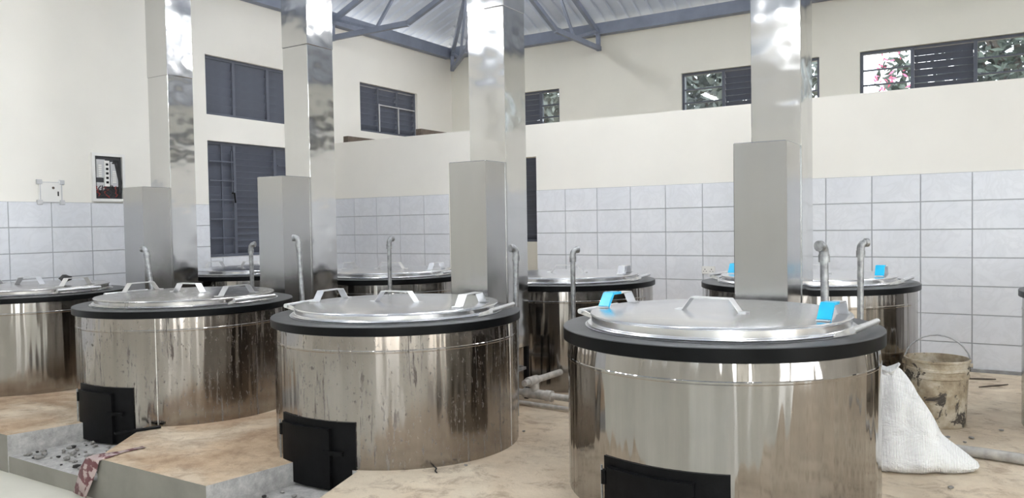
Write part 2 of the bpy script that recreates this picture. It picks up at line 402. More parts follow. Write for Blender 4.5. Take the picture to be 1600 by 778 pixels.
# the windows behind the viewer
n = 9
for h in FW:
    if h[2] > 0:
        o = window(n, (h[1], YF, h[2]), PI, h[1]-h[0], h[3]-h[2], [(0, (h[1]-h[0])/2, 'glass'), ((h[1]-h[0])/2, h[1]-h[0], 'glass')]); n += 1
for h in RW:
    if h[2] > 0:
        o = window(n, (XR, h[1], h[2]), -PI/2, h[1]-h[0], h[3]-h[2], [(0, (h[1]-h[0])/2, 'glass'), ((h[1]-h[0])/2, h[1]-h[0], 'glass')]); n += 1

# ------------------------------------------------------------------ floors
fl = MB(); fl.box((XL, YF, FL-.1), (XR, -5.0, FL)); tag(fl.build('floor', 'cream_floor'), kind='structure')
pl = MB()
YM = -4.98
# rear slab, then the tongues between the pits
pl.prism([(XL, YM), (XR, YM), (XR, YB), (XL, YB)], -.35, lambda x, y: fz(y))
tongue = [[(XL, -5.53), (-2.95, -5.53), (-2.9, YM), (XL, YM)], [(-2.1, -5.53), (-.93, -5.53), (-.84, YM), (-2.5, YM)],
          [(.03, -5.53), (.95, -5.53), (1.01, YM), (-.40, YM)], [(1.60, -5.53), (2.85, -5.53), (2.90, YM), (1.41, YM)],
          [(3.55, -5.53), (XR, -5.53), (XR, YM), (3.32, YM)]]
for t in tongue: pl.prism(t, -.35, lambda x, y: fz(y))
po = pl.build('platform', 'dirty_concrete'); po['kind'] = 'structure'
po.data.materials.append(MAT['smooth_screed']); po.data.materials.append(MAT['rough_concrete'])
for p in po.data.polygons:
    if abs(p.normal.z) < .5: p.material_index = 1 if p.normal.y < -.98 and abs(p.center.y+5.53) < .02 else 2
for k, q in enumerate(([(-2.95, -5.525), (-2.1, -5.525), (-2.5, YM), (-2.9, YM)], [(-.93, -5.525), (.03, -5.525), (-.40, YM), (-.84, YM)],
          [(.95, -5.525), (1.60, -5.525), (1.41, YM), (1.01, YM)], [(2.85, -5.525), (3.55, -5.525), (3.32, YM), (2.90, YM)])):
    o = MB().prism(q, -.3, 0.0).build('ash_pit_floor', 'rough_concrete'); o['kind'] = 'structure'
    o.data.materials.append(MAT['smooth_screed'])
    for p in o.data.polygons:
        if p.normal.y < -.9: p.material_index = 1

# ------------------------------------------------------------------ roof
SLOPE = .42
roof = empty('ceiling', (0, 0, ZE)); roof['kind'] = 'structure'
def sheet(width, length, slope):
    # ribbed sheet: local x across, y up the slope, z up
    mb = MB(); k = 4; p = width/k; prof = []
    for i in range(k): prof += [(i*p, 0), (i*p+p*.70, 0), (i*p+p*.78, .028), (i*p+p*.92, .028)]
    prof.append((width, 0))
    A = [mb.bm.verts.new((x, 0, z)) for x, z in prof]; B = [mb.bm.verts.new((x, length, z+slope*length)) for x, z in prof]
    for i in range(len(prof)-1): mb.bm.faces.new((A[i], A[i+1], B[i+1], B[i]))
    return mb.mesh('roof_sheet', 'roof_sheet')
YR = (YF+YB)/2; half = (YB-YF)/2+.3
W = .78
x = XL-.3; i = 0
while x < XR+.3:                      # back and front slopes, cut along the hip
    L = min(half, x+W*.5-(XL-.3)+.4)
    me = sheet(W, L, SLOPE)
    place('roof_sheet', me, roof, (x+W, YB+.3, 0), PI); place('roof_sheet', me, roof, (x, YF-.3, 0), 0)
    x += W
y = YF-.3; W2 = .78
while y < YB+.3:                      # hipped end over the left wall
    L = min(y+W2*.5-(YF-.3), (YB+.3)-(y+W2*.5))+.4
    place('roof_sheet', sheet(W2, max(L, .4), SLOPE), roof, (XL-.3, y+W2, 0), -PI/2); y += W2
# ring beams
tag(MB().box((XL, 2.90, 4.21), (XR, 3.03, 4.38)).build('trim_1', 'truss_paint'), kind='structure')
tag(MB().box((XL+.005, YF, 4.19), (XL+.12, 2.89, 4.36)).build('trim_2', 'truss_paint'), kind='structure')
# purlins
pm = empty('roof_purlins', (0, 0, 0)); pm['kind'] = 'structure'
for k in range(1, 7):
    d = k*1.1; z = ZE+SLOPE*(d+.3)-.06
    MB().box((XL+d, YB-d-.03, z-.05), (XR, YB-d+.03, z+.01)).build('purlin', 'truss_paint', pm)
    MB().box((XL+d-.03, YF+d, z-.05), (XL+d+.03, YB-d-.04, z+.01)).build('purlin', 'truss_paint', pm)
    MB().box((XL+d, YF+d-.03, z-.05), (XR, YF+d+.03, z+.01)).build('purlin', 'truss_paint', pm)
def truss(loc, rz, run, label):
    """local x = inwards from the wall, heel at origin"""
    t = empty('roof_truss', loc, rz); tag(t, label, 'truss', 'steel roof trusses')
    s = .055
    MB().bar((.05, 0, 3.97), (.05, 0, 4.30), s, s).build('heel_post', 'truss_paint', t)
    zt = lambda x: 4.22+SLOPE*x; zb = lambda x: 4.01 if x < 1.4 else 4.01+SLOPE*(x-1.4)*1.0
    MB().bar((.0, 0, zt(0)), (run, 0, zt(run)), s, .07).build('top_chord', 'truss_paint', t)
    MB().bar((.0, 0, 4.01), (1.42, 0, 4.01), s, .07).build('bottom_chord', 'truss_paint', t)
    MB().bar((1.40, 0, 4.01), (run, 0, zb(run)), s, .06).build('inner_chord', 'truss_paint', t)
    xs = [.1]; 
    while xs[-1] < run-.9: xs.append(xs[-1]+.75)
    for i in range(len(xs)-1):
        a, b = xs[i], xs[i+1]
        p, q = ((a, 0, zb(a)), (b, 0, zt(b))) if i % 2 else ((a, 0, zt(a)), (b, 0, zb(b)))
        MB().bar(p, q, .035, .035).build('web', 'truss_paint', t)
    return t
for X, lab in ((-.945, 'blue grey steel roof truss meeting the back wall between the first two high windows'),
               (1.88, 'blue grey steel roof truss hidden behind the rightmost steel flue'),
               (4.70, 'blue grey steel roof truss beyond the right edge of the picture')):
    truss((X, 2.98, 0), -PI/2, 6.9, lab)
for Y, lab in ((.14, 'blue grey steel truss crossing above the far louvred window of the left wall'),
               (-2.66, 'blue grey steel truss above the leftmost flue'), (-5.4, 'blue grey steel truss on the left wall in front of the leftmost flue')):
    truss((XL+.02, Y, 0), 0, min(6.5, 3.0+max(0, 2.9-abs(Y+1.5))), lab)
truss((XL+.12, 2.90, 0), -PI/4, 8.0, 'blue grey steel hip truss in the far corner of the roof')

# fluorescent battens under the roof: the room's own first, then added fill
def batten(loc, label):
    t = empty('fluorescent_light', loc); tag(t, label, 'light', 'fluorescent battens')
    MB().box((-.035, -.62, .03), (.035, .62, .08)).build('housing', 'white_plastic', t)
    for sx in (-.03, .03):
        MB().tube([(sx, -.59, 0), (sx, .59, 0)], .018, 8).build('tube', 'tube_glow', t)
    for e in (-.60, .60): MB().box((-.05, e-.012, -.02), (.05, e+.012, .04)).build('end_cap', 'white_plastic', t)
    for e in (-.45, .45): MB().tube([(0, e, .08), (0, e, 1.0)], .006, 6).build('hanger', 'galvanized', t)
for p, lab in (((2.2, -7.4, 3.62), 'fluorescent batten above the front aisle'), ((-1.6, -7.4, 3.9), 'fluorescent batten by the left end of the aisle'),
               ((6.0, -7.4, 3.9), 'fluorescent batten by the right door'), ((-1.2, -3.0, 4.12), 'fluorescent batten over the row of flues'),
               ((5.0, -3.4, 4.1), 'fluorescent batten right of the rightmost flue'), ((2.0, -10.4, 3.9), 'added fill batten near the front door'),  # from the front door one on, lamps added to brighten and even the room
               ((-2.0, -10.4, 3.9), 'added fill batten in the front left corner'), ((6.0, -10.4, 3.9), 'added fill batten in the front right corner'),
               ((1.9, -1.0, 4.12), 'added fill batten over the back row of stoves'), ((4.0, -5.4, 4.1), 'added fill batten over the nearest stove'),
               ((.2, -5.4, 4.1), 'added fill batten over the ash pits'), ((7.4, -1.2, 4.1), 'added fill batten in the far right bay'),
               ((2.02, .85, 4.30), 'unseen fill batten added behind the partition, hidden by the rightmost flue'), ((-1.47, .80, 4.36), 'unseen fill batten added behind the partition, hidden by the third flue'),  # added to lift the dim back room, kept out of view by the flues
               ((6.6, 1.2, 4.2), 'unseen fill batten added behind the partition at the far right'), ((1.95, -3.5, 4.12), 'added fill batten between the two right flues'),  # added fill for the back room and the floor between the stoves
               ((-.1, -1.6, 4.12), 'added fill batten over the back stoves left of centre')):
    batten(p, lab)

# ------------------------------------------------------------------ stoves
def strap_handle(parent, loc, rz, mat='strap_alu', tape=None):
    mb = MB(); wd = .026; th = .005
    pts = [(-.175, .003), (-.14, .003), (-.095, .062), (.095, .062), (.14, .003), (.175, .003)]
    out = [(x, z+th) for x, z in pts]
    rows = [[mb.bm.verts.new((x, s*wd, z)) for s in (-1, 1)] for x, z in pts]; top = [[mb.bm.verts.new((x, s*wd, z)) for s in (-1, 1)] for x, z in out]
    for A, B, C_, D in zip(rows, rows[1:], top, top[1:]):
        mb.bm.faces.new((A[0], A[1], B[1], B[0])); mb.bm.faces.new((C_[0], D[0], D[1], C_[1]))
        mb.bm.faces.new((A[0], B[0], D[0], C_[0])); mb.bm.faces.new((A[1], C_[1], D[1], B[1]))
    for A, C_ in ((rows[0], top[0]), (rows[-1], top[-1])): mb.bm.faces.new((A[0], C_[0], C_[1], A[1]))
    h = mb.build('handle', mat, parent, loc, rz=rz)
    if tape:
        s = tape
        t = MB(); a, b = (s*.145, .006), (s*.095, .069)
        if True:
            t.bar((a[0], 0, a[1]), (b[0], 0, b[1]), .058, .014).bar((b[0], 0, b[1]), (s*.02, 0, .068), .058, .012)
        o = t.build('tape', 'blue_tape', h); o['label'] = 'bright blue protective tape'
    return h
def lid(loc, rz, label, mat='lid_alu', tapes=(None, None, None), ymid=0.0, r=.60, hgt=.047, hr=.50):
    t = empty('pot_lid', loc, rz); tag(t, label, 'lid', 'lids on the cooking stoves')
    MB().lathe([(0, .004), (r+.012, .004), (r+.016, .007), (r+.012, .011), (r-.002, .012), (r-.006, .016), (r-.006, hgt-.012), (r-.001, hgt-.009), (r+.001, hgt-.004), (r-.002, hgt+.001), (r-.012, hgt+.003), (r*.5, hgt+.008), (0, hgt+.009)], 72).build('lid_plate', mat, t, smooth=True)
    strap_handle(t, (-hr, 0, hgt+.003), PI/2, tape=tapes[0]); strap_handle(t, (0, ymid, hgt+.006), 0, tape=tapes[1]); strap_handle(t, (hr, 0, hgt+.003), PI/2, tape=tapes[2])
    return t
def bar_handle(parent, ang, r, z, ln=.36):
    b = MB().tube([(r, -ln/2, z), (r, ln/2, z)], .013, 10).build('bar_handle', 'strap_alu', parent, rz=ang, smooth=True)
    for s in (-1, 1):
        q = MB(); y = s*(ln/2-.02); q.prism([(.585, 0), (r+.008, z-.015-zr0), (r+.008, z+.012-zr0), (.60, .022)], y-.005, y+.005)
        q.xform(Matrix.Rotation(PI/2, 4, 'X')); q.xform(Matrix.Scale(-1, 4, (0, 1, 0))); q.xform(Matrix.Translation((0, 0, zr0)))
        q.build('bracket', 'weld_line', b)
zr0 = 0
def stove(c, zb, zt, label, mat, rot=0, door=None, seam=(-40,), bars=True, rad=R, collar=.003):
    """c centre, zb/zt the black rim's underside and top"""
    global zr0
    z0 = fz(c[1])-.10; s = empty('cooking_stove', (c[0], c[1], 0), 0)
    tag(s, label, 'stove', 'stainless steel institutional cooking stoves')
    MB().lathe([(rad-.03, z0), (rad, z0), (rad, zb-.088), (rad+.002, zb-.084), (rad+.002, zb-.076), (rad, zb-.072), (rad-collar, zb+.004), (rad-.03, zb+.004)], 96).build('body', mat, s, smooth=14)
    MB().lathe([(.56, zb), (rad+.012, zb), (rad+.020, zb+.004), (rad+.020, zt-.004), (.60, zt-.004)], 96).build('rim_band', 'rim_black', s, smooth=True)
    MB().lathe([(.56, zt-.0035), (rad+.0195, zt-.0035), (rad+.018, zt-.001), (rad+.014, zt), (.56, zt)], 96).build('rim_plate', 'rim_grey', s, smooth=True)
    MB().lathe([(.585, zt-.004), (.622, zt), (.625, zt+.004), (.585, zt+.005)], 72).build('pot_flange', 'strap_alu', s, smooth=True)
    for a in seam:
        a = math.radians(a); MB().arc_panel(rad-.002, rad+.0025, z0+.1, zb-.002, a-.0035, a+.0035, 2).build('seam', 'weld_line', s)
    if bars:
        zr0 = zt
        bar_handle(s, rot, .668, zt+.038); bar_handle(s, rot+PI, .668, zt+.038)
    if door:
        a0, a1, zt_, zl = math.radians(door[0]), math.radians(door[1]), door[2], door[3]
        fr = MB(); fr.arc_panel(rad-.004, rad+.008, zl, zt_, a0, a1, 18); fr.build('firebox_frame', 'black_iron', s)
        zt2 = zt_-.035
        d = MB(); d.arc_panel(rad+.010, rad+.030, zl+.01, zt2, a0+.05, a1-.19, 16); dd = d.build('firebox_door', 'black_iron', s)
        MB().arc_panel(rad+.030, rad+.035, zt2-.012, zt2-.002, a0+.06, a1-.20, 14).build('lip', 'black_iron', dd)
        for zz in (zl+.06, zt2-.05):
            px, py = (rad+.022)*math.cos(a0+.02), (rad+.022)*math.sin(a0+.02)
            MB().tube([(px, py, zz-.03), (px, py, zz+.03)], .014, 8).build('hinge', 'black_iron', dd)
        px, py = (rad+.03)*math.cos(a0+.012), (rad+.03)*math.sin(a0+.012)
        MB().tube([(px, py, zl+.05), (px, py, zt2)], .005, 6).build('hinge_rod', 'galvanized', dd)
        aa = a1-.17; MB().bar(((rad+.036)*math.cos(aa-.07), (rad+.036)*math.sin(aa-.07), zl+.2), ((rad+.036)*math.cos(aa+.09), (rad+.036)*math.sin(aa+.09), zl+.2), .012, .022).build('latch', 'black_iron', dd)
    return s
zd = .003
F1, F2, F3, F4 = (3.036, -4.233), (1.129, -4.306), (-.78, -4.372), (-2.75, -4.47)
R1, R2, R3, R4, R0 = (3.0, -1.96), (1.06, -2.0), (-.85, -2.06), (-2.80, -2.12), (5.02, -2.02)
stove(F1, .806, .868, 'large shiny steel stove nearest the viewer, right of centre, black rim', 'steel_clean', math.radians(-8), (-113.8, -69.2, .368, .004), (), collar=.008)
stove(F2, .800, .850, 'steel stove in the middle foreground with rusty drip stains and black fire door', 'steel_stained', math.radians(12), (-110.8, -68.2, .360, .004), (12,))
stove(F3, .801, .850, 'stained steel stove at lower left with black fire door above the ash pit', 'steel_stained', math.radians(4), (-102.8, -62.9, .366, .004), (-51,))
stove(F4, .817, .861, 'steel stove cut off by the left edge of the picture', 'steel_rear', math.radians(4), (-110, -68, .37, .004), ())
stove(R1, .866, .909, 'steel stove behind the rightmost flue, two upright taps in front of it', 'steel_rear', math.radians(-5), None, (-70,), rad=.722)
stove(R2, .836, .882, 'steel stove against the tiles between the two right flues', 'steel_rear', math.radians(10), None, (-6,), rad=.72)
stove(R3, .836, .886, 'steel stove in the back row between second and third flue', 'steel_rear', math.radians(8), None, (-60,))
stove(R4, .829, .878, 'steel stove farthest back, below the barred left window', 'steel_rear', math.radians(4), None, ())
stove(R0, .852, .895, 'steel stove just showing at the right edge of the picture', 'steel_rear', 0, None, (-130,))
A = math.radians
lid((F1[0], F1[1], .868+zd), A(-6), 'bright aluminium lid with blue taped handles on the nearest stove', tapes=(-1, None, -1), ymid=-.06, hgt=.056, hr=.535)
lid((F2[0], F2[1], .850+zd), A(6), 'bright aluminium lid with three strap handles on the middle foreground stove', ymid=-.01)
lid((F3[0], F3[1], .850+zd), A(4), 'dull grey lid on the lower left stove above the ash pit', 'lid_worn', ymid=.02)
lid((F4[0], F4[1], .861+zd), A(14), 'metal lid with a black rag on the leftmost stove', 'lid_worn')
lid((R1[0], R1[1], .909+zd), A(0), 'metal lid with blue taped handles on the stove behind the rightmost flue', tapes=(-1, None, -1))
lid((R2[0], R2[1], .882+zd), A(10), 'metal lid on the stove between the two right flues', 'lid_alu')
lid((R3[0], R3[1], .886+zd), A(10), 'metal lid on the back row stove between second and third flue', 'lid_alu')
lid((R4[0], R4[1], .878+zd), A(12), 'metal lid on the farthest stove below the barred window', 'lid_alu')
lid((R0[0], R0[1], .895+zd), A(0), 'metal lid on the stove at the right picture edge', 'lid_alu')

# ------------------------------------------------------------------ chimneys
def chimney(x0, yf, wd, dbox, dfl, ztop, seamz, label, lean=0):
    t = empty('chimney', (x0, yf, 0)); tag(t, label, 'chimney', 'square steel flues between the stove rows')
    zb = .46
    MB().box((0, 0, zb), (wd, dbox-.002, ztop)).bevel(.004).build('smoke_box', 'steel_box', t)
    mid = seamz if seamz else 3.1
    ztop_f = 7.5 if abs(yf+dbox+.15-YR) < 3 else 6.8
    MB().box((0, dbox, zb), (wd, dbox+dfl, mid)).bevel(.003).build('flue', 'steel_flue', t)
    MB().box((-.003, dbox-.003, mid), (wd+.003, dbox+dfl+.003, ztop_f)).bevel(.003).build('flue', 'steel_flue', t)
    MB().box((wd-.004, -.006, zb), (wd+.004, .002, ztop-.004)).build('folded_seam', 'steel_box', t)
    MB().box((wd-.002, dbox-.012, zb), (wd+.004, dbox+.004, ztop)).build('folded_seam', 'steel_box', t)
    zf = fz(yf+dbox)-.02
    for sx in (.015, wd-.015):
        for sy in (.02, dbox+dfl-.02):
            MB().bar((sx, sy, zf), (sx, sy, zb), .03, .03).build('stand_leg', 'black_iron', t)
    for sy in (.02, dbox+dfl-.02): MB().bar((.03, sy, .30), (wd-.03, sy, .30), .02, .02).build('stand_rail', 'galvanized', t)
    for sx in (.015, wd-.015): MB().bar((sx, .04, .30), (sx, dbox+dfl-.04, .30), .02, .02).build('stand_rail', 'galvanized', t)
    return t
chimney(-2.944, -3.50, .318, .294, .278, 1.771, 2.86, 'leftmost square steel flue with step box, beside the open breaker panel')
chimney(-1.038, -3.50, .299, .306, .294, 1.785, 2.90, 'second steel flue from the left, in front of the barred window')
chimney(.933, -3.50, .306, .260, .283, 1.795, 2.89, 'third steel flue, standing before the doorway in the tiled wall')
chimney(2.912, -3.50, .288, .385, .335, 1.792, None, 'rightmost and widest looking steel flue behind the nearest stove')

# ------------------------------------------------------------------ water taps and pipes
def tap(base, top, face, label, r=.021):
    """standpipe; face = direction (radians) of the elbow"""
    b, q = Vector(base), Vector(top); t = empty('water_pipe', b); tag(t, label, 'pipe', 'galvanized standpipes for filling the pots')
    d = q-b; dn = d.normalized(); o = Vector((math.cos(face), math.sin(face), 0))
    MB().tube([(0, 0, 0), d-dn*.05], r, 12).build('riser', 'galvanized', t, smooth=True)
    MB().tube([d-dn*.085, d-dn*.045], r*1.38, 12).build('collar', 'galvanized', t, smooth=True)
    e = [d-dn*.05]
    for k in range(7):
        a = k/6*PI/2; e.append(d-dn*.035+dn*.036*math.sin(a)+o*.030*(1-math.cos(a)))
    MB().tube(e, r*1.22, 12).build('elbow', 'galvanized', t, smooth=True)
    MB().tube([e[-1]-o*.005, e[-1]+o*.016], r*1.4, 12).build('outlet', 'galvanized', t, smooth=True)
    return t
tap((3.405, -3.50, fz(-3.5)), (3.390, -3.50, 1.215), A(-115), 'upright grey water pipe with elbow turned forward, left of the right pair')
tap((3.485, -2.92, fz(-2.9)), (3.493, -2.92, 1.215), A(40), 'upright grey water pipe with elbow turned away, right of the right pair', .018)
tap((1.60, -2.95, fz(-2.95)), (1.608, -2.95, 1.168), A(50), 'thin upright water pipe left of the nearest stove, in front of the tiles', .017)
tap((1.45, -3.50, fz(-3.5)), (1.47, -3.50, 1.20), A(-115), 'upright water pipe beside the third flue, elbow turned forward', .019)
tap((-.25, -2.78, fz(-2.8)), (-.245, -2.78, 1.25), A(90), 'upright water pipe standing alone behind the middle lid', .018)
tap((-.44, -3.56, fz(-3.5)), (-.505, -3.56, 1.28), A(-150), 'leaning water pipe in front of the second flue', .019)
tap((-1.97, -2.80, fz(-2.8)), (-1.985, -2.80, 1.205), A(30), 'upright water pipe in front of the barred window', .02)
tap((-2.20, -3.62, fz(-3.6)), (-2.42, -3.62, 1.19), A(-160), 'slanting water pipe in front of the leftmost flue', .021)

def pipe(name, pts, r, mat, label, cat='pipe', extras=()):
    t = empty(name, pts[0]); tag(t, label, cat); o = Vector(pts[0])
    MB().tube([Vector(p)-o for p in pts], r, 12).build('pipe_run', mat, t, smooth=True)
    for nm, p, q, rr in extras: MB().tube([Vector(p)-o, Vector(q)-o], rr, 12).build(nm, mat, t, smooth=True)
    return t
pipe('supply_pipe', [(-3.2, -3.02, .135), (1.2, -3.06, .135), (1.36, -3.08, .135), (3.28, -3.20, .135)], .024, 'pipe_dusty', 'dusty supply pipe with a tee lying between the two front stoves',
     extras=(('tee', (1.26, -3.07, .135), (1.46, -3.088, .135), .036), ('tee', (1.355, -3.08, .135), (1.355, -3.08, .215), .030), ('socket', (1.45, -3.087, .135), (1.50, -3.09, .135), .040),
             ('branch', (1.348, -3.22, .235), (1.375, -2.73, .235), .024), ('union', (1.348, -3.17, .235), (1.351, -3.05, .235), .034)))
pipe('drain_pipe', [(-.4, -3.20, .098), (1.26, -3.20, .096), (2.6, -3.29, .098)], .014, 'pipe_dusty', 'thin pipe on the floor just in front of the supply pipe')
pipe('hose', [(3.74, -3.0, .101), (3.84, -3.05, .102), (3.94, -3.10, .104), (4.12, -3.10, .103), (4.30, -3.13, .104), (4.8, -3.10, .104), (5.6, -2.98, .10)], .029, 'hose_grey', 'grey hose lying on the floor from the white sack to the right edge', 'hose')

# ------------------------------------------------------------------ bucket, sack
bx, by = 3.855, -2.33
t = empty('bucket', (bx, by, fz(by)+.004)); tag(t, 'cement smeared plastic bucket on the floor beside the right rear stove', 'bucket')
pr = [(0, 0), (.155, 0), (.160, .006), (.174, .30), (.182, .305), (.182, .318), (.176, .322), (.177, .345), (.185, .349), (.185, .361), (.178, .365), (.180, .40), (.188, .404), (.188, .416), (.178, .417), (.172, .36), (.154, .012), (0, .012)]
MB().lathe(pr, 48).build('bucket_body', 'bucket_grime', t, smooth=True)
arc = []
for k in range(15):
    a = PI*k/14; arc.append((-.186*math.cos(a), .06*math.sin(a), .38+.17*math.sin(a)))
MB().tube(arc, .0045, 6).build('wire_handle', 'galvanized', t, smooth=True)
for s in (-1, 1): MB().tube([(s*.178, 0, .38), (s*.196, 0, .38)], .014, 8).build('handle_lug', 'bucket_grime', t)

sx, sy = 3.725, -3.42
def sack():
    mb = MB(); nz, na = 26, 48; rings = []
    rnd = random.Random(3)
    ph = [(rnd.uniform(0, 6), rnd.uniform(.4, 1)) for _ in range(6)]
    for i in range(nz+1):
        v = i/nz; z = .50*v
        # radius: broad bottom, tapering to a tied neck
        base = .245*(1-v)**.62 + .026 if v < .93 else .045+.30*(v-.93)
        if v < .08: base *= .80+.20*(v/.08)**.5
        ring = []
        for k in range(na):
            a = 2*PI*k/na; rr = base
            rr *= 1+.05*math.sin(3*a+ph[0][0]+v*3)+.05*math.sin(7*a+ph[1][0]-v*6)*(.4+v)+.02*math.sin(13*a+v*9)
            tip = max(0, math.cos(a-A(8)))**10*max(0, 1-v*3.2)*.13      # pinched bottom corner
            tip2 = max(0, math.cos(a-A(188)))**10*max(0, 1-v*3.2)*.0
            rr += tip+tip2
            ring.append(mb.bm.verts.new(((rr)*math.cos(a)-.045*v, rr*.92*math.sin(a), z+ (.02*math.sin(2*a+1)*v if i > 0 else 0))))
        rings.append(ring)
    for P_, Q in zip(rings, rings[1:]):
        for k in range(na): mb.bm.faces.new((P_[k], P_[(k+1) % na], Q[(k+1) % na], Q[k]))
    mb.bm.faces.new(rings[0][::-1]); mb.bm.faces.new(rings[-1])
    return mb
t = empty('sack', (sx, sy, fz(sy)+.008)); tag(t, 'full white woven sack slumped against the nearest stove', 'sack')
sack().build('sack_body', 'sack_weave', t, smooth=True)
MB().lathe([(.046, .455), (.054, .462), (.054, .470), (.046, .477)], 20, cx=-.043).build('tie', 'strap_alu', t, smooth=True)

# ------------------------------------------------------------------ electrics
def on_left(name, y, z, label, cat): return tag(empty(name, (XL, y, z), PI/2), label, cat)     # local x = +Y, local y = -X (into the wall)
t = on_left('breaker_panel', -3.318, 1.668, 'open breaker panel with wires on the left wall', 'breaker panel')
wd, ht = .355, .505
f = MB(); e = .03
f.box((0, -.035, 0), (wd, 0, e)).box((0, -.035, ht-e), (wd, 0, ht)).box((0, -.035, e), (e, 0, ht-e)).box((wd-e, -.035, e), (wd, 0, ht-e)); f.build('panel_frame', 'white_plastic', t)
MB().box((e, -.008, e), (wd-e, -.001, ht-e)).build('back_plate', 'dark_cavity', t)
for a, b, c, d in ((.05, .25, .14, .44), (.20, .16, .28, .42)): MB().box((a, -.022, b), (c, -.009, d)).build('module_plate', 'grey_plastic', t)
MB().box((.13, -.030, .16), (.185, -.009, .43)).build('busbar_cover', 'white_plastic', t)
for k in range(5): MB().box((.145, -.036, .19+k*.047), (.17, -.031, .213+k*.047)).build('breaker_switch', 'black_iron', t)
for k in range(6):
    MB().box((.065, -.030, .26+k*.022), (.10, -.0225, .275+k*.022)).build('breaker_switch', 'white_plastic', t)
    MB().box((.215, -.030, .20+k*.022), (.255, -.0225, .215+k*.022)).build('breaker_switch', 'white_plastic', t)
MB().box((.05, -.02, .12), (.13, -.009, .20)).build('module_plate', 'grey_plastic', t)
rn = random.Random(5)
for k in range(11):
    x0 = .045+.026*k; pts = []
    for j in range(6): pts.append((min(.315, max(.04, x0+rn.uniform(-.035, .035))), -.018-rn.uniform(0, .012), .045+j*.024+rn.uniform(-.01, .01)))
    MB().tube(pts, .005, 5).build('wire', 'wire_black' if k % 4 else 'wire_red', t)
for k in range(4): MB().tube([(.30-.006*k, -.02, .06), (.315-.008*k, -.025, .2), (.30-.012*k, -.025, .33), (.285-.015*k, -.028, .44), (.25-.01*k, -.026, .40)], .006, 5).build('wire', 'wire_black', t)
t = on_left('junction_box', -3.868, 1.630, 'small square white junction box beside the open breaker panel', 'junction box')
MB().box((.02, -.022, .02), (.245, 0, .225)).bevel(.004).build('cover', 'white_plastic', t)
for a, b in ((0, 0), (.215, 0), (0, .2), (.215, .2)): MB().box((a, -.028, b), (a+.05, .0, b+.045)).bevel(.003).build('corner_clip', 'grey_plastic', t)
for a, b, c, d in ((.026, .03, .034, .215), (.231, .03, .239, .215), (.05, .022, .215, .028), (.05, .217, .215, .223)): MB().box((a, -.0245, b), (c, -.0215, d)).build('edge_strip', 'grey_plastic', t)
MB().box((.195, -.026, .085), (.206, -.022, .13)).build('slot', 'black_iron', t)
MB().tube([(.155, -.025, .165), (.155, -.021, .165)], .013, 10).build('knockout', 'bark', t)
t = tag(empty('wall_socket', (1.59, YP-.012, .815)), 'white double wall socket on the tiles left of the rightmost flue', 'socket')
MB().box((0, -.012, 0), (.138, 0, .078)).bevel(.003).build('face_plate', 'white_plastic', t)
for x in (.035, .103):
    MB().box((x-.004, -.0135, .040), (x+.004, -.012, .052)).build('pin_slot', 'dark_cavity', t)
    for q in (-.014, .014): MB().box((x+q-.005, -.0135, .022), (x+q+.005, -.012, .028)).build('pin_slot', 'dark_cavity', t)

# ------------------------------------------------------------------ odds and ends
for x, ln, lab in ((-3.40, .9, 'dark timber plank lying over the partition near the left wall'), (-2.13, 1.1, 'dark timber plank lying over the partition by the far window')):
    tag(MB().box((-.045, 0, 0), (.045, ln, .085)).bevel(.003).build('timber_plank', 'wood_dark', loc=(x, .02, 2.521)), lab, 'plank', 'planks on the partition')
def stick(p, q, r, mat, label, group=None):
    p, q = Vector(p), Vector(q); m = (p+q)/2
    pts = [p-m, (p-m)*.3+Vector((.004, .006, 0)), (q-m)*.4-Vector((.003, .004, 0)), q-m]
    return tag(MB().tube(pts, [r*.8, r, r*.95, r*.7], 7).build('stick', mat, loc=m, smooth=True), label, 'stick', group)
stick((3.979, -.469, fz(-.47)+.008), (4.177, -.386, fz(-.39)+.008), .007, 'wood_dark', 'thin dark stick on the floor close to the tiled wall')
stick((4.065, -.837, fz(-.84)+.007), (4.258, -.599, fz(-.6)+.007), .006, 'wood_dark', 'thin pale stick on the floor behind the bucket')
tag(MB().box((-.13, -.02, 0), (.13, .02, .012)).bevel(.002).build('iron_bar', 'black_iron', loc=(-.335, -5.06, fz(-5.06)+.002), rz=A(68)), 'flat dark iron bar lying by the lower left fire door', 'bar')
stick((1.70, -4.72, fz(-4.72)+.004), (1.78, -4.80, fz(-4.8)+.004), .004, 'charcoal', 'short black twig on the floor between the two front stoves')
# printed wrapper strip hanging over the pit edge
mb = MB(); rows = []
path = [(.055, -5.27, .128), (.045, -5.40, .131), (.035, -5.50, .134), (.015, -5.545, .125), (-.02, -5.553, .06), (-.055, -5.558, -.01), (-.09, -5.566, -.085)]
for i, (x, y, z) in enumerate(path):
    hw = .018 if i < 2 else .05+.004*i; wob = .008*math.sin(i*1.9)
    rows.append([mb.bm.verts.new((x+s*hw, y+wob*s*(1 if i > 3 else 0), z+.003*abs(s))) for s in (-1, -.33, .33, 1)])
for P_, Q in zip(rows, rows[1:]):
    for k in range(3): mb.bm.faces.new((P_[k], P_[k+1], Q[k+1], Q[k]))
o = mb.build('wrapper', 'printed_wrapper', smooth=True); sm = o.modifiers.new('thickness', 'SOLIDIFY'); sm.thickness = .003
tag(o, 'crumpled printed wrapper strip hanging over the ash pit edge', 'wrapper')
